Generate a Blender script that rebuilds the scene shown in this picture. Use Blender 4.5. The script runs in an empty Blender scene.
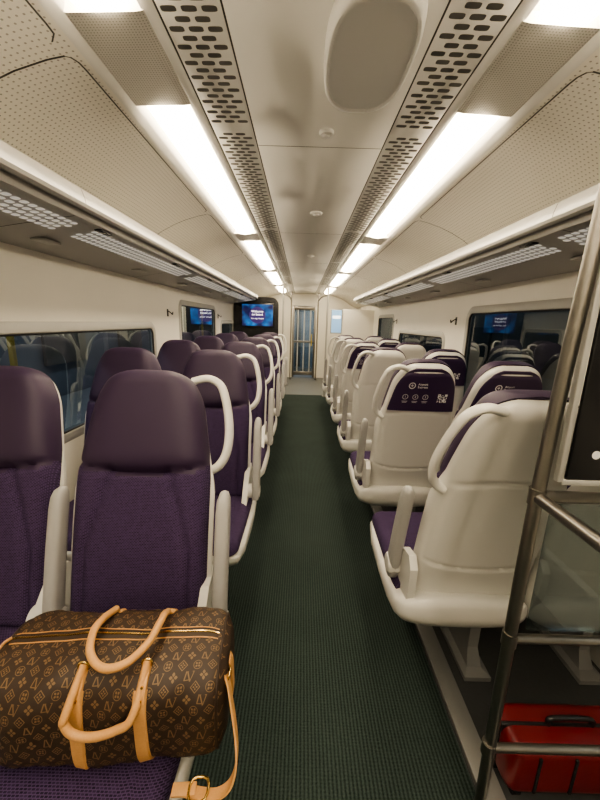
import bpy, bmesh, math, random
from mathutils import Vector, Matrix
random.seed(4)
S=bpy.context.scene
COL=S.collection
pi=math.pi

# ---------------------------------------------------------------- materials
def mat(name, col, rough=0.5, metal=0.0, emis=None, es=0.0, coat=0.0, bump=0.0, bscale=200, var=0.0):
    m=bpy.data.materials.new(name); m.use_nodes=True
    nt=m.node_tree; b=nt.nodes['Principled BSDF']
    b.inputs['Base Color'].default_value=(*col,1); b.inputs['Roughness'].default_value=rough
    b.inputs['Metallic'].default_value=metal
    if coat: b.inputs['Coat Weight'].default_value=coat; b.inputs['Coat Roughness'].default_value=0.15
    if emis: b.inputs['Emission Color'].default_value=(*emis,1); b.inputs['Emission Strength'].default_value=es
    if bump or var:
        tc=nt.nodes.new('ShaderNodeTexCoord'); n=nt.nodes.new('ShaderNodeTexNoise')
        n.inputs['Scale'].default_value=bscale; nt.links.new(tc.outputs['Object'],n.inputs['Vector'])
        if bump:
            bp=nt.nodes.new('ShaderNodeBump'); bp.inputs['Strength'].default_value=bump; bp.inputs['Distance'].default_value=0.002
            nt.links.new(n.outputs['Fac'],bp.inputs['Height']); nt.links.new(bp.outputs['Normal'],b.inputs['Normal'])
        if var:
            mx=nt.nodes.new('ShaderNodeMix'); mx.data_type='RGBA'
            mx.inputs['A'].default_value=(*[c*(1-var) for c in col],1); mx.inputs['B'].default_value=(*[min(1,c*(1+var)) for c in col],1)
            nt.links.new(n.outputs['Fac'],mx.inputs['Factor']); nt.links.new(mx.outputs['Result'],b.inputs['Base Color'])
    return m

def dots_mat(name, col, dark, pitch, rad, rough=0.45, axes='xy'):
    m=mat(name,col,rough); nt=m.node_tree; b=nt.nodes['Principled BSDF']
    tc=nt.nodes.new('ShaderNodeTexCoord')
    sc=nt.nodes.new('ShaderNodeVectorMath'); sc.operation='MULTIPLY'
    sc.inputs[1].default_value=(1/pitch,1/pitch,0)
    fr=nt.nodes.new('ShaderNodeVectorMath'); fr.operation='FRACTION'
    sb=nt.nodes.new('ShaderNodeVectorMath'); sb.operation='SUBTRACT'; sb.inputs[1].default_value=(.5,.5,0)
    ln=nt.nodes.new('ShaderNodeVectorMath'); ln.operation='LENGTH'
    lt=nt.nodes.new('ShaderNodeMath'); lt.operation='LESS_THAN'; lt.inputs[1].default_value=rad/pitch
    mx=nt.nodes.new('ShaderNodeMix'); mx.data_type='RGBA'
    mx.inputs['A'].default_value=(*col,1); mx.inputs['B'].default_value=(*dark,1)
    L=nt.links.new
    L(tc.outputs['Object'],sc.inputs[0]); L(sc.outputs[0],fr.inputs[0]); L(fr.outputs[0],sb.inputs[0])
    L(sb.outputs[0],ln.inputs[0]); L(ln.outputs['Value'],lt.inputs[0]); L(lt.outputs[0],mx.inputs['Factor'])
    L(mx.outputs['Result'],b.inputs['Base Color'])
    return m

def fabric_mat():
    m=mat('purple_weave',(.05,.03,.08),.9); nt=m.node_tree; b=nt.nodes['Principled BSDF']; L=nt.links.new
    tc=nt.nodes.new('ShaderNodeTexCoord'); sp=nt.nodes.new('ShaderNodeSeparateXYZ'); L(tc.outputs['Object'],sp.inputs[0])
    ad=nt.nodes.new('ShaderNodeMath'); ad.operation='ADD'; L(sp.outputs['Y'],ad.inputs[0]); L(sp.outputs['Z'],ad.inputs[1])
    cb=nt.nodes.new('ShaderNodeCombineXYZ'); L(sp.outputs['X'],cb.inputs[0]); L(ad.outputs[0],cb.inputs[1])
    br=nt.nodes.new('ShaderNodeTexBrick'); L(cb.outputs[0],br.inputs['Vector'])
    br.inputs['Scale'].default_value=1; br.inputs['Brick Width'].default_value=.0085; br.inputs['Row Height'].default_value=.0056
    br.inputs['Mortar Size'].default_value=.0011; br.inputs['Mortar Smooth'].default_value=.4
    br.inputs['Color1'].default_value=(.015,.008,.027,1); br.inputs['Color2'].default_value=(.040,.023,.066,1)
    br.inputs['Mortar'].default_value=(.080,.052,.125,1)
    L(br.outputs['Color'],b.inputs['Base Color'])
    b.inputs['Specular IOR Level'].default_value=.25
    return m

def carpet_mat():
    m=mat('green_ribbed_carpet',(.03,.045,.04),.95); nt=m.node_tree; b=nt.nodes['Principled BSDF']; L=nt.links.new
    b.inputs['Specular IOR Level'].default_value=.2
    tc=nt.nodes.new('ShaderNodeTexCoord')
    w=nt.nodes.new('ShaderNodeTexWave'); w.wave_type='BANDS'; w.bands_direction='X'; w.inputs['Scale'].default_value=24
    w.inputs['Distortion'].default_value=.5; w.inputs['Detail'].default_value=2; w.inputs['Detail Scale'].default_value=6
    w2=nt.nodes.new('ShaderNodeTexWave'); w2.wave_type='BANDS'; w2.bands_direction='Y'; w2.inputs['Scale'].default_value=30
    w2.inputs['Distortion'].default_value=2.5; w2.inputs['Detail'].default_value=2
    n=nt.nodes.new('ShaderNodeTexNoise'); n.inputs['Scale'].default_value=220
    n3=nt.nodes.new('ShaderNodeTexNoise'); n3.inputs['Scale'].default_value=3
    for q in (w,w2,n,n3): L(tc.outputs['Object'],q.inputs['Vector'])
    a=nt.nodes.new('ShaderNodeMath'); a.operation='MULTIPLY_ADD'; L(w2.outputs['Fac'],a.inputs[0]); a.inputs[1].default_value=.18; L(w.outputs['Fac'],a.inputs[2])
    a2=nt.nodes.new('ShaderNodeMath'); a2.operation='MULTIPLY_ADD'; L(n.outputs['Fac'],a2.inputs[0]); a2.inputs[1].default_value=1.4; L(a.outputs[0],a2.inputs[2])
    a3=nt.nodes.new('ShaderNodeMath'); a3.operation='MULTIPLY_ADD'; L(n3.outputs['Fac'],a3.inputs[0]); a3.inputs[1].default_value=.5; L(a2.outputs[0],a3.inputs[2])
    cr=nt.nodes.new('ShaderNodeMapRange'); cr.inputs['From Min'].default_value=.7; cr.inputs['From Max'].default_value=2.3
    L(a3.outputs[0],cr.inputs[0])
    mx=nt.nodes.new('ShaderNodeMix'); mx.data_type='RGBA'
    mx.inputs['A'].default_value=(.007,.012,.011,1); mx.inputs['B'].default_value=(.046,.066,.060,1)
    L(cr.outputs[0],mx.inputs['Factor']); L(mx.outputs['Result'],b.inputs['Base Color'])
    bp=nt.nodes.new('ShaderNodeBump'); bp.inputs['Strength'].default_value=.5; bp.inputs['Distance'].default_value=.003
    L(a2.outputs[0],bp.inputs['Height']); L(bp.outputs['Normal'],b.inputs['Normal'])
    return m

def glass_mat(name,tint,refl=.18,mx_=.5):
    m=bpy.data.materials.new(name); m.use_nodes=True; nt=m.node_tree; nt.nodes.clear(); L=nt.links.new
    o=nt.nodes.new('ShaderNodeOutputMaterial'); t=nt.nodes.new('ShaderNodeBsdfTransparent'); t.inputs[0].default_value=(*tint,1)
    g=nt.nodes.new('ShaderNodeBsdfGlossy'); g.inputs['Roughness'].default_value=.015; g.inputs['Color'].default_value=(.85,.92,.95,1)
    lw=nt.nodes.new('ShaderNodeLayerWeight'); lw.inputs['Blend'].default_value=.35
    mp=nt.nodes.new('ShaderNodeMapRange'); mp.inputs['To Min'].default_value=refl; mp.inputs['To Max'].default_value=mx_
    L(lw.outputs['Fresnel'],mp.inputs[0])
    mx=nt.nodes.new('ShaderNodeMixShader'); L(mp.outputs[0],mx.inputs[0]); L(t.outputs[0],mx.inputs[1]); L(g.outputs[0],mx.inputs[2]); L(mx.outputs[0],o.inputs[0])
    return m

M_ceil=mat('ceiling_paint',(.76,.745,.705),.5,bump=.05,bscale=30)
M_strip=mat('ceiling_strip_paint',(.76,.745,.71),.45)
M_cove=dots_mat('perforated_cove_panel',(.82,.785,.71),(.42,.395,.35),.0175,.0029)
M_grille=dots_mat('fine_grille',(.92,.89,.82),(.56,.53,.47),.008,.0018)
M_hole=mat('slot_dark',(.20,.195,.185),.8)
M_wall=mat('wall_cream_panel',(.74,.715,.65),.4,var=.03,bscale=3)
M_rack=mat('rack_grey_paint',(.48,.475,.455),.35,coat=.15)
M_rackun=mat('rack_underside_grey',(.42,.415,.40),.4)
M_dome=mat('dome_grey_paint',(.90,.89,.86),.5)
M_ovalglow=mat('rack_oval_glow',(.95,.95,.92),.4,emis=(1,.93,.82),es=.10)  # pale colour and faint emission stand in for light coming through the perforations
M_seam=mat('dark_seam',(.09,.088,.082),.7)
M_lamp=mat('lamp_diffuser',(1,.96,.88),.4,emis=(1,.84,.60),es=7.5)
M_floorv=mat('grey_vinyl_floor',(.050,.052,.054),.6,var=.15,bscale=60)
M_vest=mat('vestibule_vinyl',(.12,.125,.125),.5,var=.15,bscale=80)
M_carpet=carpet_mat()
M_alu=mat('aluminium_trim',(.30,.30,.295),.45,metal=.6)
M_steel=mat('brushed_steel',(.27,.255,.235),.34,metal=1,bump=.1,bscale=60)
M_shell=mat('seat_shell_white',(.64,.63,.60),.34,coat=.25)
M_arm=mat('armrest_grey',(.36,.355,.35),.45)
M_fab=fabric_mat()
M_head=mat('headrest_purple',(.030,.0145,.047),.55,bump=.15,bscale=500)
M_headb=mat('headrest_back_purple',(.038,.019,.062),.5)
M_print=mat('white_print',(.75,.75,.76),.5)
M_leg=mat('pedestal_grey',(.20,.20,.20),.5)
M_frame=mat('window_frame_grey',(.38,.375,.355),.4)
M_gask=mat('rubber_gasket',(.02,.02,.02),.6)
M_glass=glass_mat('window_glass',(.50,.55,.57),.20,.60)
M_glassR=glass_mat('window_glass_tinted',(.42,.46,.47),.12,.20)
M_cglass=glass_mat('screen_glass',(.60,.63,.63),.05,.35)
M_black=mat('black_gloss',(.012,.012,.014),.25)
M_red=mat('suitcase_red',(.14,.006,.009),.35,bump=.2,bscale=90)
M_tan=mat('tan_leather',(.56,.30,.115),.5,bump=.2,bscale=250,var=.12)
M_canvas=mat('brown_canvas',(.032,.018,.0115),.55,bump=.25,bscale=700,var=.2)
M_motif=mat('gold_motif',(.165,.102,.050),.5)
M_brass=mat('brass',(.75,.52,.2),.25,metal=1)
M_yel=mat('yellow_paint',(.50,.38,.06),.5)
M_plat=mat('platform_paving',(.16,.18,.19),.7,var=.2,bscale=4)
M_stw=mat('station_wall_panel',(.15,.18,.20),.5,var=.35,bscale=1.3)
M_col=mat('column_grey',(.25,.27,.28),.5)

# ---------------------------------------------------------------- helpers
def new_obj(name,data,parent=None,loc=None,rot=None,scale=None):
    o=bpy.data.objects.new(name,data); COL.objects.link(o)
    if parent: o.parent=parent
    if loc: o.location=loc
    if rot: o.rotation_euler=rot
    if scale: o.scale=scale
    return o
def empty(name,loc=(0,0,0),rot=(0,0,0)):
    e=bpy.data.objects.new(name,None); e.empty_display_size=.1; e.location=loc; e.rotation_euler=rot; COL.objects.link(e); return e
def mk(name,verts,faces,mats,smooth=False,merge=True,sharp=None):
    me=bpy.data.meshes.new(name); me.from_pydata([tuple(v) for v in verts],[],faces)
    if not isinstance(mats,(list,tuple)): mats=[mats]
    for m in mats: me.materials.append(m)
    bm=bmesh.new(); bm.from_mesh(me)
    if merge: bmesh.ops.remove_doubles(bm,verts=bm.verts,dist=1e-5)
    bmesh.ops.recalc_face_normals(bm,faces=bm.faces)
    bm.to_mesh(me); bm.free()
    if smooth:
        me.polygons.foreach_set('use_smooth',[True]*len(me.polygons))
        if sharp is not None: me.set_sharp_from_angle(angle=math.radians(sharp))
    return me
def box_me(name,c,s,m,bev=0.0,seg=2):
    bm=bmesh.new(); bmesh.ops.create_cube(bm,size=1)
    for v in bm.verts: v.co=Vector((v.co.x*s[0]+c[0],v.co.y*s[1]+c[1],v.co.z*s[2]+c[2]))
    if bev: bmesh.ops.bevel(bm,geom=bm.edges[:],offset=bev,segments=seg,affect='EDGES',profile=.5)
    me=bpy.data.meshes.new(name); bm.to_mesh(me); bm.free(); me.materials.append(m)
    if bev:
        me.polygons.foreach_set('use_smooth',[True]*len(me.polygons)); me.set_sharp_from_angle(angle=math.radians(40))
    return me
def box(name,c,s,m,bev=0.0,parent=None,seg=2):
    return new_obj(name,box_me(name,c,s,m,bev,seg),parent)
def spline(pts,n=8,closed=False):
    P=[Vector(p) for p in pts]; out=[]; N=len(P)
    rng=range(N) if closed else range(N-1)
    for i in rng:
        p0=P[(i-1)%N] if closed or i>0 else P[0]; p1=P[i]; p2=P[(i+1)%N]; p3=P[(i+2)%N] if closed or i+2<N else P[-1]
        for k in range(n):
            t=k/n
            out.append(.5*((2*p1)+(-p0+p2)*t+(2*p0-5*p1+4*p2-p3)*t*t+(-p0+3*p1-3*p2+p3)*t**3))
    if not closed: out.append(P[-1])
    return out
def tube_me(name,pts,r,m,closed=False,seg=12,flat=1.0,up=(0,0,1)):
    V=[];F=[];n=len(pts); prev=None
    for i,p in enumerate(pts):
        a=pts[(i-1)%n] if closed or i>0 else pts[0]; b=pts[(i+1)%n] if closed or i<n-1 else pts[-1]
        t=(b-a).normalized()
        if prev is None:
            u=Vector(up)
            if abs(t.dot(u))>.95: u=Vector((1,0,0))
            nrm=(u-t*u.dot(t)).normalized()
        else: nrm=(prev-t*prev.dot(t)).normalized()
        prev=nrm; bn=t.cross(nrm)
        for k in range(seg):
            an=2*pi*k/seg; V.append(p+nrm*(math.cos(an)*r)+bn*(math.sin(an)*r*flat))
    m_=n if closed else n-1
    for i in range(m_):
        for k in range(seg):
            a=i*seg+k;b=i*seg+(k+1)%seg;c=((i+1)%n)*seg+(k+1)%seg;d=((i+1)%n)*seg+k
            F.append((a,b,c,d))
    if not closed:
        F.append(tuple(range(seg))[::-1]); F.append(tuple((n-1)*seg+k for k in range(seg)))
    return mk(name,V,F,m,smooth=True,merge=False,sharp=60)
def rings_me(name,rings,m,sharp=50):
    V=[];F=[];n=len(rings[0])
    for r in rings: V+=r
    for i in range(len(rings)-1):
        for k in range(n):
            F.append((i*n+k,i*n+(k+1)%n,(i+1)*n+(k+1)%n,(i+1)*n+k))
    F.append(tuple(range(n))[::-1]); F.append(tuple((len(rings)-1)*n+k for k in range(n)))
    return mk(name,V,F,m,smooth=True,merge=False,sharp=sharp)
def sgnp(v,e): return math.copysign(abs(v)**e,v)
def pillow(name,ns,nu,cen,nor,w,th,mats):
    V=[];F=[]
    ss=[.5-.5*math.cos(pi*i/ns) for i in range(ns+1)]
    ss=[.6*i/ns+.4*s for i,s in enumerate(ss)]
    us=[math.sin(pi/2*(2*j/nu-1)) for j in range(nu+1)]
    for side in (1,0):
        for s in ss:
            y,z=cen(s); ny,nz=nor(s); W=w(s)
            for u in us:
                t=th(u,s)*side
                V.append((u*W,y+ny*t,z+nz*t))
    n=nu+1; off=(ns+1)*n
    for i in range(ns):
        for j in range(nu):
            a=i*n+j; F.append((a,a+1,a+n+1,a+n)); F.append((off+a,off+a+n,off+a+n+1,off+a+1))
        a=i*n; F.append((a,a+n,off+a+n,off+a)); a=i*n+nu; F.append((a,off+a,off+a+n,a+n))
    for j in range(nu):
        F.append((j,off+j,off+j+1,j+1)); a=ns*n+j; F.append((a,a+1,off+a+1,off+a))
    return mk(name,V,F,mats,smooth=True,sharp=70)
def extrude_profile(name,prof,y0,y1,m,closed=True,smooth=False,ny=1):
    n=len(prof);V=[];F=[]
    for j in range(ny+1):
        y=y0+(y1-y0)*j/ny
        V+=[(x,y,z) for x,z in prof]
    for j in range(ny):
        for i in range(n if closed else n-1):
            k=(i+1)%n; F.append((j*n+i,j*n+k,(j+1)*n+k,(j+1)*n+i))
    if closed: F.append(tuple(range(n))); F.append(tuple(ny*n+i for i in range(n))[::-1])
    return mk(name,V,F,m,smooth=smooth,merge=False,sharp=35 if smooth else None)

Y0,Y1=-2.6,9.3
# ---------------------------------------------------------------- floor
box('floor',(0,(Y0+Y1)/2,-.05),(2.76,Y1-Y0,.1),M_floorv)
box('carpet_runner',(0,(Y0+6.95)/2,.004),(1.09,6.95-Y0,.008),M_carpet)
box('vestibule_floor_mat',(0,(6.96+Y1)/2,.004),(2.6,Y1-6.96-.02,.008),M_vest)
for i,sx in enumerate((-1,1)):
    box('trim_%d'%(i+1),(sx*.590,(Y0+6.9)/2,.012),(.075,6.9-Y0,.024),M_alu,.004)

# ---------------------------------------------------------------- ceiling
def ceiling():
    half=[(0,2.15,0),(.252,2.15,0),(.2545,2.155,3),(.257,2.15,3),(.405,2.147,1),(.4075,2.153,3),(.410,2.147,3),(.445,2.146,0),(.455,2.175,0),(.615,2.175,0),(.625,2.135,0),
          (.66,2.13,0),(.75,2.112,2),(.84,2.085,2),(.92,2.052,2),(1.0,2.01,2),(1.08,1.955,2),(1.16,1.90,2),(1.25,1.86,2),(1.37,1.84,2)]
    V=[];F=[]
    prof=[(-x,z,m) for x,z,m in half[::-1]][:-1]+list(half)
    mi=[]
    for a,b in zip(prof[:-1],prof[1:]):
        mi.append((a[2] if a[0]<-1e-6 else b[2]))
    n=len(prof)
    for y in (Y0,Y1):
        V+=[(x,y,z) for x,z,_ in prof]
    for i in range(n-1): F.append((i,i+1,n+i+1,n+i))
    me=bpy.data.meshes.new('ceiling'); me.from_pydata(V,[],F)
    for m in (M_ceil,M_strip,M_cove,M_seam): me.materials.append(m)
    for i,p in enumerate(me.polygons):
        p.material_index=mi[i]; p.use_smooth=True
    me.set_sharp_from_angle(angle=math.radians(20))
    o=new_obj('ceiling',me)
    md=o.modifiers.new('s','SOLIDIFY'); md.thickness=.02; md.offset=1
    return o
ceiling()
box('roof_deck',(0,(Y0+Y1)/2,2.26),(2.9,Y1-Y0+.1,.04),M_ceil)

def oval(cx,cy,z,a,b,n=16,e=2.8):
    return [(cx+a*sgnp(math.cos(2*pi*k/n),2/e),cy+b*sgnp(math.sin(2*pi*k/n),2/e),z) for k in range(n)]
def ovals_me(name,lst,m,zf=None):
    V=[];F=[]
    for (cx,cy,z,a,b,e) in lst:
        o=oval(cx,cy,z,a,b,16,e)
        if zf: o=[(x,y,zf(x)) for x,y,_ in o]
        F.append(tuple(range(len(V),len(V)+16))); V+=o
    return mk(name,V,F,m,merge=False)
for sx in (-1,1):
    L=[]; y=Y0+.1; r=0
    while y<6.9:
        if (y%1.45)>.06:
            cols=(.285,.3325,.380) if r%2==0 else (.3085,.3565)
            for c in cols: L.append((sx*c,y,2.1475,.0182,.0088,4))
        y+=.029; r+=1
    new_obj('ceiling_vent_slots',ovals_me('ceiling_vent_slots',L,M_hole,lambda x:2.1488-.003*(abs(x)-.26)/.145-.0012))
def strip_seam(prof,y,w):
    V=[];F=[];n=len(prof)
    for yy in (y-w/2,y+w/2): V+=[(x,yy,z) for x,z in prof]
    for i in range(n-1): F.append((i,i+1,n+i+1,n+i))
    return V,F
cove=[(.70,2.120),(.75,2.110),(.84,2.083),(.92,2.050),(1.0,2.008),(1.08,1.953)]
V=[];F=[]
for y in (-1.7,-.3,1.1,2.5,3.9,5.3):
    for sx in (-1,1):
        v,f=strip_seam([(sx*x,z) for x,z in cove],y,.006); k=len(V); V+=v; F+=[tuple(i+k for i in q) for q in f]
        P=[(.70,2.1205,y),(.688,2.1225,y+.008),(.680,2.1240,y+.028),(.678,2.1245,y+.06),(.678,2.1245,y+1.30),(.680,2.1240,y+1.33),(.70,2.1205,y+1.352)]
        k=len(V)
        for x,z,yy in P: V+= [(sx*(x-.002),yy,z-.0008),(sx*(x+.003),yy,z-.0016)]
        for i in range(len(P)-1): F.append((k+2*i,k+2*i+1,k+2*i+3,k+2*i+2))
for y in (-1.2,.25,1.62,3.05,4.5,5.95):
    v,f=strip_seam([(-.25,2.1488),(.25,2.1488)],y,.004); k=len(V); V+=v; F+=[tuple(i+k for i in q) for q in f]
new_obj('trim_3',mk('trim_3',V,F,M_seam,merge=False))
# lights
segs=[(-2.4,-.95),(-.75,.97),(1.36,3.05),(3.35,5.05),(5.35,7.0),(7.4,8.9)]
for a,b in segs:
    for sx in (-1,1):
        lp=empty('ceiling_light',(sx*.535,(a+b)/2,2.16))
        prof=[(-.068,.004),(-.062,-.014),(-.045,-.026),(0,-.033),(.045,-.026),(.062,-.014),(.068,.004),(.068,.012),(-.068,.012)]
        me=extrude_profile('diffuser',prof,-(b-a)/2,(b-a)/2,M_lamp,True,True)
        new_obj('diffuser',me,lp)
for sx in (-1,1):
    for a,b in ((.985,1.345),(3.065,3.335),(5.065,5.335),(7.015,7.385),(-.935,-.765)):
        me=extrude_profile('ceiling_air_grille',[(sx*.44,2.165),(sx*.44,2.144),(sx*.46,2.141),(sx*.62,2.135),(sx*.64,2.14),(sx*.64,2.165)],a,b,M_grille,True)
        new_obj('ceiling_air_grille',me)
def dome():
    R=[];n=56
    for rr,zz in ((1,0),(.995,-.010),(.975,-.026),(.93,-.034),(.88,-.035),(.86,-.031),(.6,-.035),(.25,-.037),(.02,-.038)):
        ring=[]
        for k in range(n):
            a=2*pi*k/n; y=sgnp(math.sin(a),2/2.8); x=sgnp(math.cos(a),2/2.8)
            ring.append((.118*rr*x,.225*rr*y,zz))
        R.append(ring)
    return rings_me('ceiling_dome_cover',R,M_dome,40)
new_obj('ceiling_dome_cover',dome(),None,(.105,1.10,2.149))
for (x,y,r) in ((.02,1.50,.028),(.02,2.5,.04),(.02,4.0,.04)):
    R=[]
    for rr,zz in ((1,0),(1,-.006),(.85,-.012),(.5,-.013),(.45,-.018),(.05,-.02)):
        R.append([(r*rr*math.cos(2*pi*k/24),r*rr*math.sin(2*pi*k/24),zz) for k in range(24)])
    new_obj('smoke_detector',rings_me('smoke_detector',R,M_dome,40),None,(x,y,2.149))

# ---------------------------------------------------------------- overhead luggage racks
def rack_under(x):
    x=abs(x)
    pts=[(.885,1.838),(.91,1.815),(1.12,1.782),(1.34,1.745)]
    for (a,za),(b,zb) in zip(pts[:-1],pts[1:]):
        if x<=b: return za+(zb-za)*(x-a)/(b-a)
    return 1.745
for sx in (-1,1):
    e=empty('overhead_luggage_rack',(0,0,0))
    prof=[(.905,1.915),(.888,1.912),(.878,1.902),(.868,1.872),(.866,1.855),(.872,1.844),(.885,1.838),(.91,1.846),(1.34,1.79),(1.34,1.80),(.97,1.86),(.92,1.88),(.91,1.905)]
    new_obj('shelf',extrude_profile('shelf',[(sx*x,z) for x,z in prof],Y0,6.6,M_rack,True,True),e)
    prof=[(.91,1.845),(.91,1.815),(1.12,1.782),(1.34,1.745),(1.34,1.789)]
    new_obj('underside_panel',extrude_profile('underside_panel',[(sx*x,z) for x,z in prof],Y0,6.6,M_rackun,True),e)
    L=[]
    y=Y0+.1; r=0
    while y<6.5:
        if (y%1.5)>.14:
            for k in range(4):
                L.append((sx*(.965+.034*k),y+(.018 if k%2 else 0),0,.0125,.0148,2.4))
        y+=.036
    new_obj('vent_ovals',ovals_me('vent_ovals',L,M_ovalglow,lambda x:rack_under(x)-.0018),e)
    V=[];F=[]
    for y in [-1.3+1.36*k for k in range(6)]:
        v,f=strip_seam([(sx*x,rack_under(x)-.0015) for x in (.912,1.12,1.33)],y,.005); k=len(V); V+=v; F+=[tuple(i+k for i in q) for q in f]
        v,f=strip_seam([(sx*.865,1.855),(sx*.867,1.872),(sx*.877,1.9025),(sx*.888,1.9128)],y,.004); k=len(V); V+=v; F+=[tuple(i+k for i in q) for q in f]
    new_obj('seams',mk('seams',V,F,M_seam,merge=False),e)
    for y in (.75,1.65,2.55,3.45,4.35,5.25,6.15):
        new_obj('seat_number_sign',box_me('seat_number_sign',(sx*.932,y,rack_under(.932)-.004),(.03,.09,.008),M_black,.002),e)
        new_obj('reading_lamp',box_me('reading_lamp',(sx*1.19,y,rack_under(1.19)-.006),(.06,.11,.012),M_rack,.004),e)

# ---------------------------------------------------------------- side walls and windows
WIN={-1:[(-2.1,.35,.8,1.37),(1.0,3.1,.8,1.37),(3.8,5.3,.8,1.60),(5.7,6.6,.8,1.40)],
      1:[(-1.6,1.15,.8,1.57),(1.80,3.02,.8,1.57),(3.5,5.1,.8,1.35),(5.5,6.55,.8,1.57)]}
DOORS=(7.35,8.75,.02,1.95)
def rrect(y0,y1,z0,z1,r,n=6):
    P=[]
    for cy,cz,a0 in ((y1-r,z1-r,0),(y0+r,z1-r,90),(y0+r,z0+r,180),(y1-r,z0+r,270)):
        for k in range(n+1):
            a=math.radians(a0+90*k/n); P.append((cy+r*math.cos(a),cz+r*math.sin(a)))
    return P
wn=1; dn=1
for sx,nm in ((-1,'wall_left'),(1,'wall_right')):
    op=WIN[sx]+[DOORS]
    ys=sorted({Y0,Y1,*[o[0] for o in op],*[o[1] for o in op]}); zs=sorted({0,1.85,2.0,*[o[2] for o in op],*[o[3] for o in op]})
    V=[];F=[]
    for a,b in zip(ys[:-1],ys[1:]):
        for c,d in zip(zs[:-1],zs[1:]):
            my,mz=(a+b)/2,(c+d)/2
            if any(o[0]<my<o[1] and o[2]<mz<o[3] for o in op): continue
            k=len(V); V+=[(sx*1.36,a,c),(sx*1.36,b,c),(sx*1.36,b,d),(sx*1.36,a,d)]; F.append((k,k+1,k+2,k+3))
    o=new_obj(nm,mk(nm,V,F,M_wall)); md=o.modifiers.new('s','SOLIDIFY'); md.thickness=.03; md.offset=0
    me=extrude_profile('baseboard',[(sx*1.345,0.001),(sx*1.345,.26),(sx*1.33,.28),(sx*1.31,.26),(sx*1.30,.20),(sx*1.30,0.001)],Y0+.02,6.85,M_rack,True)
    new_obj('baseboard_'+('left' if sx<0 else 'right'),me)
    for (y0,y1,z0,z1) in WIN[sx]:
        e=empty('window_%d'%wn); wn+=1
        rs=[]
        for grow,xx in ((-.0,1.375),(-.014,1.345),(-.006,1.336),(.030,1.336),(.045,1.344)):
            rs.append([(sx*xx,y,z) for y,z in rrect(y0-grow,y1+grow,z0-grow,z1+grow,.06+max(grow,0))])
        V=[];F=[];n=len(rs[0])
        for r in rs: V+=r
        for i in range(len(rs)-1):
            for k in range(n): F.append((i*n+k,i*n+(k+1)%n,(i+1)*n+(k+1)%n,(i+1)*n+k))
        new_obj('frame',mk('frame',V,F,M_frame,smooth=True,merge=False,sharp=35),e)
        P=rrect(y0-.005,y1+.005,z0-.005,z1+.005,.05)
        new_obj('glass',mk('glass',[(sx*1.362,y,z) for y,z in P],[tuple(range(len(P)))],M_glass if sx<0 else M_glassR,merge=False),e)
        new_obj('gasket',tube_me('gasket',[Vector((sx*1.348,y,z)) for y,z in rrect(y0+.012,y1-.012,z0+.012,z1-.012,.05)],.008,M_gask,True,8),e)
    for w0,w1 in zip(WIN[sx][:-1],WIN[sx][1:]):
        yc_=(w0[1]+w1[0])/2
        e=empty('coat_hook',(sx*1.343,yc_,1.5))
        box('plate',(0,0,0),(.006,.03,.07),M_black,.002,e)
        new_obj('hook',tube_me('hook',spline([(0,0,.02),(-sx*.03,0,.0),(-sx*.045,0,-.015),(-sx*.05,0,.01)],5),.005,M_black,seg=8),e)
    e=empty('door_%d'%dn); dn+=1
    for a,b in ((7.36,8.045),(8.055,8.74)):
        box('leaf_lower',(sx*1.37,(a+b)/2,.385),(.04,b-a,.73),M_wall,.004,e)
        box('leaf_upper',(sx*1.37,(a+b)/2,1.77),(.04,b-a,.34),M_wall,.004,e)
        for yy in (a+.06,b-.06): box('stile',(sx*1.37,yy,1.175),(.04,.12,.85),M_wall,.004,e)
        box('pane',(sx*1.372,(a+b)/2,1.175),(.01,b-a-.2,.86),M_glass,0,e)

# end walls
box('wall_rear',(0,Y0-.02,1.12),(2.76,.04,2.24),M_wall)
def wall_end():
    ys=[-1.38,-.30,.30,1.38]; zs=[0,1.86,2.24]; V=[];F=[]
    for i,(a,b) in enumerate(zip(ys[:-1],ys[1:])):
        for j,(c,d) in enumerate(zip(zs[:-1],zs[1:])):
            if i==1 and j==0: continue
            k=len(V); V+=[(a,Y1,c),(b,Y1,c),(b,Y1,d),(a,Y1,d)]; F.append((k,k+1,k+2,k+3))
    o=new_obj('wall_end',mk('wall_end',V,F,M_wall)); md=o.modifiers.new('s','SOLIDIFY'); md.thickness=.05
wall_end()
e=empty('door_3',(0,Y1-.02,0))
for x in (-.275,.275): box('stile',(x,0,.94),(.05,.05,1.84),M_steel,.005,e)
for z in (.12,.95,1.80): box('rail',(0,0,z),(.5,.045,.10 if z!=.95 else .05),M_steel,.005,e)
for x in (-.16,0,.16): box('mullion',(x,0,.95),(.03,.03,1.7),M_rack,.004,e)
box('glass_leaf',(0,.0,.95),(.5,.008,1.7),M_cglass,0,e)
new_obj('handle',tube_me('handle',[Vector((.20,-.06,.85)),Vector((.20,-.06,1.15))],.012,M_yel),e)
g=empty('gangway',(0,10.3,0))
box('gangway_floor',(0,0,-.02),(1.0,1.86,.04),M_vest,0,g)
box('gangway_end',(0,.95,1.0),(1.2,.04,2.1),mat('gangway_grey',(.38,.44,.50),.6),0,g)
box('gangway_door_leaf',(-.16,.92,.95),(.16,.02,1.8),M_leg,.01,g)
GB=mat('gangway_bellows',(.12,.13,.14),.7)
for sx in (-1,1):
    box('gangway_side',(sx*.55,0,1.0),(.04,1.88,2.1),GB,0,g)
    for k in range(7): box('bellows_rib',(sx*.50,-.8+k*.25,1.0),(.06,.05,2.0),M_leg,.01,g)
box('gangway_roof',(0,0,2.07),(1.2,1.9,.04),M_ceil,0,g)
gl=bpy.data.lights.new('gangway_lamp','AREA'); gl.energy=9; gl.size=.4; gl.color=(.80,.91,1)
new_obj('gangway_lamp',gl,None,(0,10.3,2.0))

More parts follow.
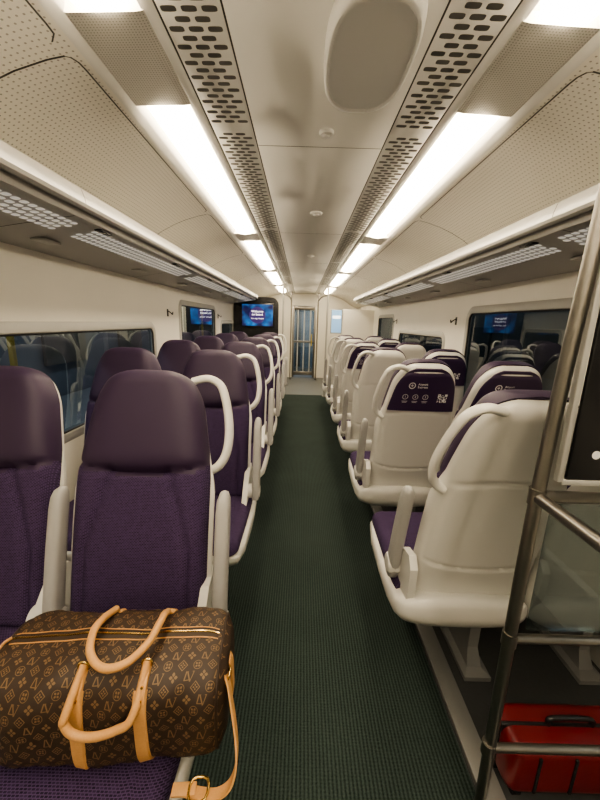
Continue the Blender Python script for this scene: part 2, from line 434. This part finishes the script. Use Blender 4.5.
# ---------------------------------------------------------------- seats
SL=.30
def yc(z):
    return SL*(z-.43)-.022*math.sin(pi*min(1,max(0,(z-.43)/.84)))
def norm(z):
    d=(yc(z+.01)-yc(z-.01))/.02; l=math.hypot(1,d); return (1/l,-d/l)
ZT=1.265
WB=.222
def wprof(z,W=WB,top=ZT):
    b=W
    if z>.90: b=W-.050*min(1,(z-.90)/.30)**1.25
    t=max(0,min(1,(z-(top-.14))/.14)); return max(0,b*(1-t**2.7)**(1/2.7))
def back_front():
    z0=.44
    def zz(s): return z0+s*(ZT-z0)
    def cen(s): z=zz(s); return yc(z)-.012,z
    def nor(s): n=norm(zz(s)); return -n[0],-n[1]
    def th(u,s):
        z=zz(s)
        T=.068
        hb=1/(1+math.exp(-(z-.955)/.012)); T+=.022*hb
        seam=.958-.022*(1-u*u)
        T-=.020*math.exp(-((z-seam)/.009)**2)
        if z<.95:
            T+=.022*abs(u)**3 - .016*math.exp(-((abs(u)-(.76-.35*max(0,(z-.70))/.25))/.045)**2)
        e=(max(0,1-abs(u)**6))**.45
        t=max(0,(z-(ZT-.06))/.06); e*=(max(0,1-t**2.5))**.5
        t=max(0,(z0+.03-z)/.03); e*=(1-t*t*.6)
        return T*e
    me=pillow('backrest',84,44,cen,nor,lambda s:wprof(zz(s)),th,[M_fab,M_head])
    for p in me.polygons:
        c=p.center; u=c.x/.21
        if c.z+.020*(1-u*u)>.966: p.material_index=1
    return me
def shell_th(z): return .055+.012*(1-min(1,abs(z-.6)/.3))
def shell_back():
    z0=.36
    def zz(s): return z0+s*(ZT-.010-z0)
    def cen(s):
        z=zz(s); k=min(1,max(0,(z-.9)/.1)); return yc(z)-.026+.014*k,z
    def nor(s): return norm(zz(s))
    def th(u,s):
        z=zz(s); k=min(1,max(0,(z-.9)/.1)); T=shell_th(z)+.006-.014*k
        T-=.006*math.exp(-((z-.985+.02*u*u)/.006)**2)
        T-=.009*math.exp(-((z-.60-.03*u*u)/.006)**2)
        T-=.006*math.exp(-((abs(u)-.86)/.03)**2)*(1 if .64<z<.95 else 0)
        e=(max(0,1-abs(u)**5))**.4
        t=max(0,(z-(ZT-.06))/.050); e*=(max(0,1-min(1,t)**2.5))**.5
        return max(T*e,0.0)
    def w(s):
        z=zz(s); k=min(1,max(0,(z-.88)/.12)); return wprof(z,WB+.014*(1-k)-.001*k,ZT-.006)
    return pillow('shell_back',110,44,cen,nor,w,th,M_shell)
def head_panel():
    z0=1.0
    def zz(s): return z0+s*(ZT-.02-z0)
    def cen(s):
        z=zz(s); n=norm(z); t=shell_th(z)-.004; return yc(z)-.020+n[0]*t,z+n[1]*t
    def nor(s): return norm(zz(s))
    def th(u,s):
        z=zz(s); e=(max(0,1-abs(u)**8))**.4
        t=max(0,(z-(ZT-.06))/.04); e*=(max(0,1-min(1,t)**2.5))**.5
        return .009*e - (.03*t*t if t>0 else 0)
    return pillow('headrest_back_panel',24,24,cen,nor,lambda s:wprof(zz(s),.208,ZT-.014),th,M_headb)
def widen(me,f):
    m2=me.copy()
    for v in m2.vertices:
        if v.co.x>0: v.co.x*=f
    return m2
def cushion():
    y0,y1=-.54,.0
    def cen(s): y=y0+s*(y1-y0); return y,.405+.02*(1-s)
    def nor(s): return (0,1)
    def th(u,s):
        T=.058+.012*abs(u)**3-.007*math.exp(-((abs(u)-.72)/.04)**2)
        e=(max(0,1-abs(u)**7))**.45
        t=max(0,(.16-s)/.16); e*=(max(0,1-t**2.6))**.5
        return T*e
    return pillow('seat_cushion',40,36,cen,nor,lambda s:.228*(1-.12*max(0,(.12-s)/.12)**2.5),th,M_fab)
def base_shell():
    R=[];n=40
    data=[(-.555,.05,.405,.425),(-.545,.19,.385,.43),(-.51,.225,.345,.428),(-.40,.238,.315,.425),(-.2,.240,.300,.42),(-.05,.240,.300,.43),(.03,.236,.306,.45),(.075,.226,.325,.46),(.095,.20,.36,.45),(.10,.10,.38,.43)]
    for y,w,zb,zt in data:
        zc_=(zb+zt)/2;hz=(zt-zb)/2; r=[]
        for k in range(n):
            a=2*pi*k/n; e=2/(4 if math.sin(a)>0 else 3.0)
            r.append((w*sgnp(math.cos(a),e),y,zc_+hz*sgnp(math.sin(a),e)))
        R.append(r)
    return rings_me('base_shell',R,M_shell,60)
def armrest():
    R=[];n=20
    def ctr(z): return yc(z)-.085
    for z,a,b in ((.46,.012,.02),(.465,.020,.030),(.51,.0225,.036),(.59,.0225,.034),(.74,.0225,.032),(.85,.0225,.030),(.885,.020,.027),(.902,.014,.02),(.908,.005,.01)):
        R.append([(.262+a*sgnp(math.cos(2*pi*k/n),.6),ctr(z)+b*sgnp(math.sin(2*pi*k/n),.6),z) for k in range(n)])
    return rings_me('armrest',R,M_arm,60)
def pivot():
    R=[];n=20
    for x,r in ((.195,.040),(.276,.040),(.284,.034),(.287,.012)):
        R.append([(x,yc(.5)-.075+r*math.cos(2*pi*k/n),.50+r*math.sin(2*pi*k/n)) for k in range(n)])
    return rings_me('armrest_pivot',R,M_shell,40)
def side_wing():
    R=[]
    prof=[(-.20,.40),(-.14,.47),(-.08,.54),(-.02,.60),(.06,.62),(.09,.58),(.085,.48),(.06,.40)]
    for x in (.210,.238): R.append([(x,y,z) for y,z in prof])
    return rings_me('side_plate',R,M_shell,30)
def handle():
    pts=[(.12,1.225,.030),(.175,1.236,.034),(.222,1.215,.034),(.246,1.165,.030),(.262,1.10,.024),(.268,1.04,.017),(.260,.985,.012),(.238,.950,.006),(.205,.930,.01)]
    P=spline([(x,yc(z)+dy,z) for x,z,dy in pts],6)
    return tube_me('grab_handle',P,.0195,M_shell,seg=14,flat=.72,up=(0,1,0))
def pedestal():
    R=[]
    for z,x,y0_,y1_ in ((.0,.055,-.30,.02),(.02,.055,-.30,.02),(.03,.03,-.27,-.02),(.10,.022,-.24,-.05),(.26,.022,-.24,-.05),(.33,.04,-.30,.0)):
        R.append([(sx_*x-.12,y,z+.001) for sx_,y in ((-1,y0_),(1,y0_),(1,y1_),(-1,y1_))])
    return rings_me('pedestal',R,M_leg,20)
def ppt(x,z,o=.0062):
    n=norm(z); t=shell_th(z)+o; return (x,yc(z)-.020+n[0]*t,z+n[1]*t)
def info_print():
    V=[];F=[]
    def cell(x0,x1,z0,z1):
        k=len(V)
        for x,z in ((x0,z0),(x1,z0),(x1,z1),(x0,z1)): V.append(ppt(x,z))
        F.append((k,k+1,k+2,k+3))
    def ring(cx,cz,r0,r1):
        for k in range(20):
            a0=2*pi*k/20;a1=2*pi*(k+1)/20
            kk=len(V)
            for a,r in ((a0,r0),(a1,r0),(a1,r1),(a0,r1)): V.append(ppt(cx+r*math.cos(a),cz+r*math.sin(a)))
            F.append((kk,kk+1,kk+2,kk+3))
    g=.0046; rnd=random.Random(2)
    for i in range(11):
        for j in range(11):
            fi=lambda a,b:(a<3 and b<3) or (a<3 and b>7) or (a>7 and b>7)
            on= True if fi(i,j) and not ((i in(1,9)) and (j in (1,9))) else rnd.random()<.5
            if on: cell(-.128+i*g,-.128+(i+1)*g,1.058+j*g,1.058+(j+1)*g)
    for c in (.10,.045,-.01):
        ring(c,1.088,.013,.0155)
        for q in range(2): cell(c-.016+.004*q,c+.016-.003*q,1.060-q*.007,1.0625-q*.007)
    ring(.075,1.155,.014,.0185); cell(.066,.084,1.1535,1.1565); cell(.0735,.0765,1.146,1.164)
    return mk('info_print',V,F,M_print,merge=False)
def text_me(s,size,m,depth=.0003):
    c=bpy.data.curves.new('txt','FONT'); c.body=s; c.size=size; c.align_x='CENTER'; c.align_y='CENTER'; c.extrude=depth
    o=bpy.data.objects.new('txt',c); COL.objects.link(o); bpy.context.view_layer.update()
    dg=bpy.context.evaluated_depsgraph_get(); me=bpy.data.meshes.new_from_object(o.evaluated_get(dg)); bpy.data.objects.remove(o)
    me.materials.clear(); me.materials.append(m); return me

ME=dict(backrest=back_front(),shell_back=shell_back(),seat_cushion=cushion(),base_shell=base_shell(),armrest=armrest(),armrest_pivot=pivot(),side_plate=side_wing(),pedestal=pedestal())
MEA=dict(ME); MEA['seat_cushion']=widen(ME['seat_cushion'],1.12); MEA['base_shell']=widen(ME['base_shell'],1.15)
MH=handle(); MHP=head_panel(); MI=info_print()
T_small=text_me('Airport\nExpress',.017,M_print); T_d=[text_me(d,.018,M_print) for d in '123']
def seat(x,y,rot,aisle,panel,shift=False):
    e=empty('train_seat',(x,y,0),(0,0,rot))
    bs=('backrest','shell_back')
    for k,m in (MEA if aisle else ME).items():
        o=new_obj(k,m,e)
        if shift and k in bs: o.location.x=-.018; o.scale.x=.95
        if aisle and not shift and k in ('armrest','armrest_pivot'): o.location.x=.018
        if shift and k=='armrest': o.location=(-.004,.01,-.02)
    dx=-.018 if shift else 0
    if aisle: new_obj('grab_handle',MH,e,(dx,0,0),None,(.95 if shift else 1,1,1))
    if panel:
        new_obj('headrest_back_panel',MHP,e,(dx,0,0),None,(.95 if shift else 1,1,1)); new_obj('info_print',MI,e,(dx,0,0))
        tilt=math.atan(SL)
        p=ppt(.018+dx,1.155); new_obj('lettering',T_small,e,p,(pi/2+tilt,0,pi))
        for c,d in zip((.10,.045,-.01),T_d): new_obj('digit',d,e,ppt(c+dx,1.088),(pi/2+tilt,0,pi))
LY=[1.0+.9*k for k in range(6)]
for k,y in enumerate(LY):
    seat(-.566,y,0,True,False); seat(-1.076,y,0,False,False)
RY=[1.20+.9*k for k in range(6)]
for k,y in enumerate(RY):
    seat(.608,y,pi,True,k in(1,3),True); seat(1.090,y,pi,False,k in (1,2,4))

# ---------------------------------------------------------------- far end
e=empty('display_cabinet',(0,6.72,0))
P=rrect(-1.33,-.50,.9,1.88,.14,8)
R=[[(x,y,z) for x,z in P] for y in (-.02,.10)]
new_obj('housing',rings_me('housing',R,M_black,40),e)
box('plinth',(-.915,.04,.45),(.82,.10,.88),M_wall,.01,e)
e=empty('tv_screen',(-.885,6.68,1.55))
box('bezel',(0,0,0),(.62,.03,.44),M_black,.008,e)
def screen_mat():
    m=mat('screen_blue',(.01,.01,.03),.2); nt=m.node_tree; b=nt.nodes['Principled BSDF']; L=nt.links.new
    tc=nt.nodes.new('ShaderNodeTexCoord'); n=nt.nodes.new('ShaderNodeTexNoise'); n.inputs['Scale'].default_value=5
    cr=nt.nodes.new('ShaderNodeValToRGB'); L(tc.outputs['Object'],n.inputs['Vector']); L(n.outputs['Fac'],cr.inputs[0])
    cr.color_ramp.elements[0].color=(.01,.01,.06,1); cr.color_ramp.elements[0].position=.42
    cr.color_ramp.elements[1].color=(.03,.25,.65,1); cr.color_ramp.elements[1].position=.72
    L(cr.outputs[0],b.inputs['Emission Color']); b.inputs['Emission Strength'].default_value=.38
    return m
box('panel',(0,-.018,0),(.57,.004,.39),screen_mat(),0,e)
MW=mat('screen_text',(1,1,1),.5,emis=(1,1,1),es=.6)
R=[[(.15*math.cos(2*pi*k/32),y,.15*math.sin(2*pi*k/32)) for k in range(32)] for y in (-.0215,-.024)]
new_obj('roundel',rings_me('roundel',R,mat('roundel_purple',(.02,.01,.05),.4,emis=(.05,.02,.16),es=.25),30),e)
new_obj('caption',text_me('Welcome\non board',.055,MW),e,(0,-.025,.04),(pi/2,0,0))
new_obj('caption_2',text_me('Next stop: Terminal',.028,MW),e,(0,-.025,-.06),(pi/2,0,0))
e=empty('partition_screen',(0,6.9,0))
box('panel_lower',(.90,0,.42),(.84,.05,.82),M_wall,.01,e)
box('panel_upper',(1.02,0,1.27),(.60,.04,.88),M_wall,.01,e)
e=empty('information_poster',(.60,6.86,1.48))
box('board',(0,0,0),(.22,.012,.46),M_frame,.003,e)
box('sheet',(0,-.008,0),(.19,.004,.42),mat('poster_blue',(.30,.50,.75),.4,emis=(.3,.55,.9),es=.18),0,e)
box('sheet_band',(0,-.0105,.08),(.15,.002,.05),MW,0,e)
for sx in (-1,1):
    e=empty('grab_pole',(sx*.42,6.85,0))
    new_obj('upright',tube_me('upright',[Vector((0,0,.01)),Vector((0,0,2.13))],.017,M_frame,seg=16),e)
    new_obj('flange',tube_me('flange',[Vector((0,0,2.12)),Vector((0,0,2.144))],.035,M_frame,seg=20),e)
    new_obj('foot',tube_me('foot',[Vector((0,0,.009)),Vector((0,0,.03))],.035,M_frame,seg=20),e)
    e=empty('grab_pole',(sx*.33,8.9,0))
    new_obj('upright',tube_me('upright',[Vector((0,0,.01)),Vector((0,0,2.14))],.017,M_steel,seg=16),e)
    new_obj('foot',tube_me('foot',[Vector((0,0,.009)),Vector((0,0,.03))],.035,M_steel,seg=20),e)
    new_obj('rail',tube_me('rail',spline([(0,0,1.95),(0,-.9,1.96),(sx*.03,-1.7,1.96),(sx*.09,-2.04,1.95)],6),.015,M_steel),e)

# ---------------------------------------------------------------- luggage stack frame, right foreground
e=empty('luggage_stack_rack',(0,0,0))
PX,PY=.522,.77
def tb(name,pts,r=.0145,m=M_steel,n=6): new_obj(name,tube_me(name,spline(pts,n),r,m,seg=18),e)
tb('post_aisle',[(PX+.006,PY,.026),(PX,PY,1.0),(PX+.025,PY,1.75),(PX+.04,PY,2.145)],.0155)
tb('post_wall',[(1.24,PY,.012),(1.24,PY,1.70)],.0145)
tb('post_near',[(PX,-.30,.026),(PX,-.30,2.145)],.0155)
tb('side_rail',[(PX,PY,1.06),(PX,.2,1.06),(PX,-.30,1.06)])
for z,r in ((1.06,.0145),(.65,.012),(.27,.012)): tb('cross_rail',[(PX,PY,z),(1.24,PY,z)],r)
for z in (1.06,.65,.27): new_obj('clamp',tube_me('clamp',[Vector((PX,PY,z-.02)),Vector((PX,PY,z+.02))],.0185,M_steel,seg=18),e)
box('dark_panel',(PX+.398,PY,1.40),(.68,.010,.60),M_black,.004,e)
for z in (1.10,1.70): box('panel_edge',(PX+.398,PY,z),(.70,.016,.014),M_frame,.003,e)
box('panel_edge_v',(PX+.043,PY,1.40),(.014,.016,.60),M_frame,.003,e)
box('glass_lower',(PX+.38,PY,.86),(.68,.008,.36),M_cglass,0,e)
R=[[(PX+.115+.010*math.cos(2*pi*k/24),PY-.0052-d,1.17+.010*math.sin(2*pi*k/24)) for k in range(24)] for d in (0,.001)]
new_obj('pictogram',rings_me('pictogram',R,M_print,30),e)

# suitcase
e=empty('suitcase',(.85,.88,.0))
box('body',(0,0,.115),(.44,.16,.185),M_red,.035,e,4)
box('zip_band',(0,0,.115),(.446,.014,.191),M_black,.006,e)
for x in (-.18,.18):
    for y in (-.05,.05):
        new_obj('wheel',tube_me('wheel',[Vector((x-.012,y,.021)),Vector((x+.012,y,.021))],.020,M_black,seg=16),e)
new_obj('handle',tube_me('handle',spline([(-.07,0,.206),(-.06,0,.232),(.06,0,.232),(.07,0,.206)],6),.008,M_black),e)
box('luggage_tag',(.12,-.082,.15),(.05,.003,.03),M_print,.001,e)
for x in (-.14,-.03,.08): box('rib',(x,-.079,.115),(.010,.010,.14),M_black,.003,e)

# ---------------------------------------------------------------- duffel bag
BL=.264
bag=empty('duffel_bag',(-.464,.680,.473),(0,0,math.radians(4)))
def bsec(x):
    q=min(1,abs(x)/BL)
    edge=(max(0,1-max(0,(q-.82)/.18)**2.2))**.5
    b=.126*(.90+.10*(1-q**3))*(.60+.40*edge)
    hz=.122*(1-.07*q**3-.014*math.cos(q*pi*1.3))*(.66+.34*edge)
    return b,hz
def bpt(x,t,off=0):
    b,hz=bsec(x)
    ct,st=math.cos(t),math.sin(t)
    e=2/(3.2 if st>0 else 4.2)
    wob=.0040*math.sin(x*31+2*t)+.0035*math.sin(x*17-3*t+1)+.0018*math.sin(x*70+t*4)
    return Vector((x,(b+wob+off)*sgnp(ct,e),.122+(hz+off+wob*.5)*sgnp(st,e) if st>0 else .122+(.120)*(hz/.124)*sgnp(st,e)))
def bnorm(x,t):
    a=bpt(x+.002,t)-bpt(x-.002,t); b=bpt(x,t+.02)-bpt(x,t-.02)
    n=a.cross(b)
    if n.length<1e-9: return Vector((0,-1,0))
    n.normalize(); c=bpt(x,t)-Vector((x,0,.122))
    return n if n.dot(c)>0 else -n
NT=72;NX=80
V=[];F=[]
xs=[BL*math.sin(pi/2*(2*i/NX-1)) for i in range(NX+1)]
for x in xs:
    for k in range(NT): V.append(bpt(x,2*pi*k/NT))
for i in range(NX):
    for k in range(NT): F.append((i*NT+k,i*NT+(k+1)%NT,(i+1)*NT+(k+1)%NT,(i+1)*NT+k))
F.append(tuple(range(NT))[::-1]);F.append(tuple(NX*NT+k for k in range(NT)))
new_obj('body',mk('body',V,F,M_canvas,smooth=True,merge=False,sharp=60),bag)
ts=[pi+1.2-(pi+2.0)*k/400 for k in range(401)]
arc=[0]
for a,b in zip(ts[:-1],ts[1:]): arc.append(arc[-1]+(bpt(0,b)-bpt(0,a)).length)
def t_of(s):
    s=max(0,min(arc[-1],s)); lo,hi=0,400
    while hi-lo>1:
        m=(lo+hi)//2
        if arc[m]<=s: lo=m
        else: hi=m
    f=(s-arc[lo])/max(1e-9,arc[hi]-arc[lo]); return ts[lo]+(ts[hi]-ts[lo])*f
def onbag(x,s,off):
    t=t_of(s); return bpt(x,t)+bnorm(x,t)*off
V=[];F=[]
MS=.74
def poly_m(x0,s0,pts,rot=0,off=.0012):
    k=len(V); c,sn=math.cos(rot),math.sin(rot)
    for px,py in pts: V.append(onbag(x0+(px*c-py*sn)*MS,s0+(px*sn+py*c)*MS,off))
    F.append(tuple(range(k,k+len(pts))))
def petal(x0,s0,ang,l,w):
    pts=[(0,.0015)]
    pts+= [( w*math.sin(pi*t)*1, .0015+l*t) for t in (.25,.5,.75)]+[(0,.0015+l)]+[(-w*math.sin(pi*t), .0015+l*t) for t in (.75,.5,.25)]
    poly_m(x0,s0,pts,ang)
def flower(x0,s0,rot=0):
    for k in range(4): petal(x0,s0,rot+k*pi/2,.0105,.0042)
def star(x0,s0):
    R=.0125
    for k in range(20):
        a0=2*pi*k/20;a1=2*pi*(k+1)/20
        poly_m(x0,s0,[(R*math.cos(a),R*math.sin(a)) if r else (R*.86*math.cos(a),R*.86*math.sin(a)) for a,r in ((a0,1),(a1,1),(a1,0),(a0,0))])
    for k in range(4): petal(x0,s0,pi/4+k*pi/2,.0075,.003)
def lozenge(x0,s0):
    R=.0145
    P=[(0,R),(R,0),(0,-R),(-R,0)]
    for k in range(4):
        a=P[k];b=P[(k+1)%4]
        poly_m(x0,s0,[a,b,(b[0]*.80,b[1]*.80),(a[0]*.80,a[1]*.80)])
    for k in range(4): petal(x0,s0,k*pi/2,.006,.0022)
def mono(x0,s0):
    def st(a,b,w):
        dx,dy=b[0]-a[0],b[1]-a[1]; l=math.hypot(dx,dy); nx,ny=-dy/l*w,dx/l*w
        poly_m(x0,s0,[(a[0]+nx,a[1]+ny),(b[0]+nx,b[1]+ny),(b[0]-nx,b[1]-ny),(a[0]-nx,a[1]-ny)])
    st((-.007,.011),(-.012,-.009),.0017); st((-.013,-.009),(.003,-.009),.0012)
    st((-.004,.009),(.004,-.013),.0018); st((.004,-.013),(.013,.009),.0011); st((-.007,.010),(-.001,.010),.0009); st((.009,.010),(.015,.010),.0009)
pt_=.031; smax=arc[-1]
row=0; s=.012
while s<.62:
    col=0; x=-.248+(pt_/2 if row%2 else 0)
    while x<=.248:
        if s+.015<smax:
            if row%2==0: (mono if col%2==(row//2)%2 else flower)(x,s)
            else: (star if (col+(row//2))%2==0 else lozenge)(x,s)
        x+=pt_; col+=1
    s+=.0198; row+=1
new_obj('monogram_print',mk('monogram_print',V,F,M_motif,merge=False),bag)
def band(name,path,w,off,m,th=.003):
    V=[];F=[];n=len(path)
    for i,(x,s) in enumerate(path):
        a=path[max(0,i-1)];b=path[min(n-1,i+1)]; dx,ds=b[0]-a[0],b[1]-a[1]; l=math.hypot(dx,ds) or 1; nx,ns=-ds/l*w/2,dx/l*w/2
        for q,o in ((1,0),(1,off),(.8,off+th),(-.8,off+th),(-1,off),(-1,0)): V.append(onbag(x+nx*q,s+ns*q,o))
    for i in range(n-1):
        for k in range(6): F.append((i*6+k,i*6+(k+1)%6,(i+1)*6+(k+1)%6,(i+1)*6+k))
    F.append(tuple(range(6)));F.append(tuple((n-1)*6+k for k in range(6))[::-1])
    new_obj(name,mk(name,V,F,m,smooth=True,merge=False,sharp=40),bag)
S_zip=0
for k,t in enumerate(ts):
    if t<=pi/2: S_zip=arc[k]; break
S_h=S_zip-.115
HX=.030
for sx in (-1,1):
    xx=HX+sx*.066
    band('strap_front',[(xx-.003,0.0+S_h*k/24) for k in range(25)],.028,.001,M_tan)
    band('strap_back',[(xx,S_zip+.07+.12*k/16) for k in range(17)],.028,.001,M_tan)
    band('strap_tab',[(xx,S_h-.02+.06*k/8) for k in range(9)],.018,.004,M_tan)
    for s_ in (S_h-.015,S_h+.004):
        p=onbag(xx,s_,.0075)
        new_obj('rivet',tube_me('rivet',[p+Vector((0,.002,0)),p+Vector((0,-.002,.001))],.003,M_brass,seg=10),bag)
    c=onbag(xx,S_h+.04,.010)
    new_obj('handle_ring',tube_me('handle_ring',[c+Vector((.011*math.cos(2*pi*k/16),-.003,.011*math.sin(2*pi*k/16))) for k in range(16)],.0024,M_brass,True,8),bag)
band('zip_tape',[(-.235+.47*k/40,S_zip) for k in range(41)],.026,.001,M_canvas,.001)
band('zip_teeth',[(-.235+.47*k/60,S_zip) for k in range(61)],.0045,.003,M_brass,.002)
band('zip_trim',[(-.235+.47*k/40,S_zip-.014) for k in range(41)],.0020,.001,M_tan,.0012)
band('zip_trim_2',[(-.235+.47*k/40,S_zip+.014) for k in range(41)],.0020,.001,M_tan,.0012)
new_obj('zip_pull',tube_me('zip_pull',spline([onbag(-.235,S_zip,.006),onbag(-.243,S_zip-.012,.008),onbag(-.247,S_zip-.03,.006)],4),.004,M_tan,flat=.4),bag)
for sx in (-1,1):
    new_obj('piping',tube_me('piping',[bpt(sx*.246,2*pi*k/60,.001) for k in range(60)],.0035,M_canvas,True,8),bag)
c0=onbag(HX-.066,S_h+.04,.012); c1=onbag(HX+.066,S_h+.04,.012)
f=[c0,Vector((HX-.074,-.136,.200)),Vector((HX-.075,-.142,.184)),Vector((HX-.058,-.147,.164)),Vector((HX-.020,-.149,.158)),Vector((HX+.026,-.147,.170)),Vector((HX+.056,-.139,.192)),c1]
new_obj('handle_front',tube_me('handle_front',spline(f,8),.0085,M_tan,seg=12),bag)
b0=onbag(HX-.066,S_zip+.07,.008); b1=onbag(HX+.066,S_zip+.07,.008)
f=[b0,Vector((HX-.070,.02,.272)),Vector((HX-.068,-.025,.281)),Vector((HX-.052,-.070,.273)),Vector((HX-.016,-.094,.262)),Vector((HX+.028,-.088,.265)),Vector((HX+.062,-.055,.279)),Vector((HX+.074,-.01,.287)),Vector((HX+.072,.03,.273)),b1]
new_obj('handle_back',tube_me('handle_back',spline(f,8),.0085,M_tan,seg=12),bag)
def ribbon(name,pts,w,th,m,wd):
    P=spline(pts,8); V=[];F=[]
    W=Vector(wd).normalized()
    for i,p in enumerate(P):
        t=(P[min(len(P)-1,i+1)]-P[max(0,i-1)]).normalized(); wv=(W-t*W.dot(t)).normalized(); nn=t.cross(wv)
        for a,b in ((1,1),(1,-1),(-1,-1),(-1,1)): V.append(p+wv*(w/2*a)+nn*(th/2*b))
    for i in range(len(P)-1):
        for k in range(4): F.append((i*4+k,i*4+(k+1)%4,(i+1)*4+(k+1)%4,(i+1)*4+k))
    F.append((0,1,2,3));F.append(tuple(len(P)*4-4+k for k in range(4))[::-1])
    new_obj(name,mk(name,V,F,m,smooth=True,merge=False,sharp=40),bag)
ribbon('shoulder_strap',[(.235,-.04,.214),(.262,-.06,.190),(.278,-.09,.14),(.290,-.12,.09),(.292,-.145,.055),(.280,-.160,.026),(.254,-.166,.012),(.222,-.164,.012),(.180,-.156,.014)],.024,.004,M_tan,(0,-1,.2))
ribbon('side_tab',[(.245,-.02,.206),(.266,-.02,.190),(.270,-.02,.15),(.271,-.02,.10)],.03,.004,M_tan,(0,1,0))
new_obj('strap_buckle',tube_me('strap_buckle',spline([(.200,-.178,.020),(.200,-.144,.020),(.232,-.144,.020),(.232,-.178,.020)],3,True),.003,M_brass,True,8),bag)
new_obj('side_ring',tube_me('side_ring',[Vector((.266+.004*math.sin(a),-.055+.012*math.cos(a),.186+.012*math.sin(a))) for a in [2*pi*k/16 for k in range(16)]],.0025,M_brass,True,8),bag)
box('buckle_tab',(.185,-.158,.017),(.05,.024,.006),M_tan,.002,bag)

# ---------------------------------------------------------------- station outside
box('ground_outside',(0,4,-1.2),(14,24,.1),M_plat)
for sx,nm in ((-1,'left'),(1,'right')):
    box('station_platform',(sx*3.1,4,-.60),(3.0,24,1.08),M_plat)
    box('station_wall',(sx*4.7,4,1.4),(.1,24,4.0),M_stw)
    for k in range(9):
        c=empty('platform_column',(sx*3.6,-2+k*2.1,-.05))
        box('shaft',(0,0,1.5),(.06,.06,3.0),M_yel if k%2 and sx<0 else M_col,.01,c)
        box('foot',(0,0,.06),(.2,.2,.10),M_col,.01,c)
        box('head',(0,0,2.95),(.2,.2,.10),M_col,.01,c)
    for k in range(6):
        box('advert_panel',(sx*4.6,-1+k*2.6,1.0),(.06,1.2,.9),mat('advert_%d_%s'%(k,nm),random.choice([(.10,.16,.22),(.25,.26,.27),(.06,.10,.12),(.16,.15,.12)]),.5),.01)
    l=bpy.data.lights.new('platform_light','AREA'); l.shape='RECTANGLE'; l.size=.4; l.size_y=18; l.energy=85 if sx<0 else 22; l.color=(.88,.94,1)
    new_obj('platform_light',l,None,(sx*3.2,4,3.4))

# ---------------------------------------------------------------- world, camera
w=bpy.data.worlds.new('World'); S.world=w; w.use_nodes=True
w.node_tree.nodes['Background'].inputs[0].default_value=(.05,.06,.07,1); w.node_tree.nodes['Background'].inputs[1].default_value=.3
cam=bpy.data.cameras.new('camera'); cam.sensor_fit='VERTICAL'; cam.sensor_height=36; cam.lens=350*36/800; cam.clip_start=.02
co=bpy.data.objects.new('camera',cam); COL.objects.link(co)
co.matrix_world=Matrix.Translation((-.05,0,1.45))@Matrix.Rotation(math.radians(90-12.56),4,'X')@Matrix.Rotation(math.radians(1.7),4,'Z')
S.camera=co
try:
    S.view_settings.view_transform='AgX'; S.view_settings.look='AgX - Medium High Contrast'; S.view_settings.exposure=1.6
except Exception as ex: print(ex)
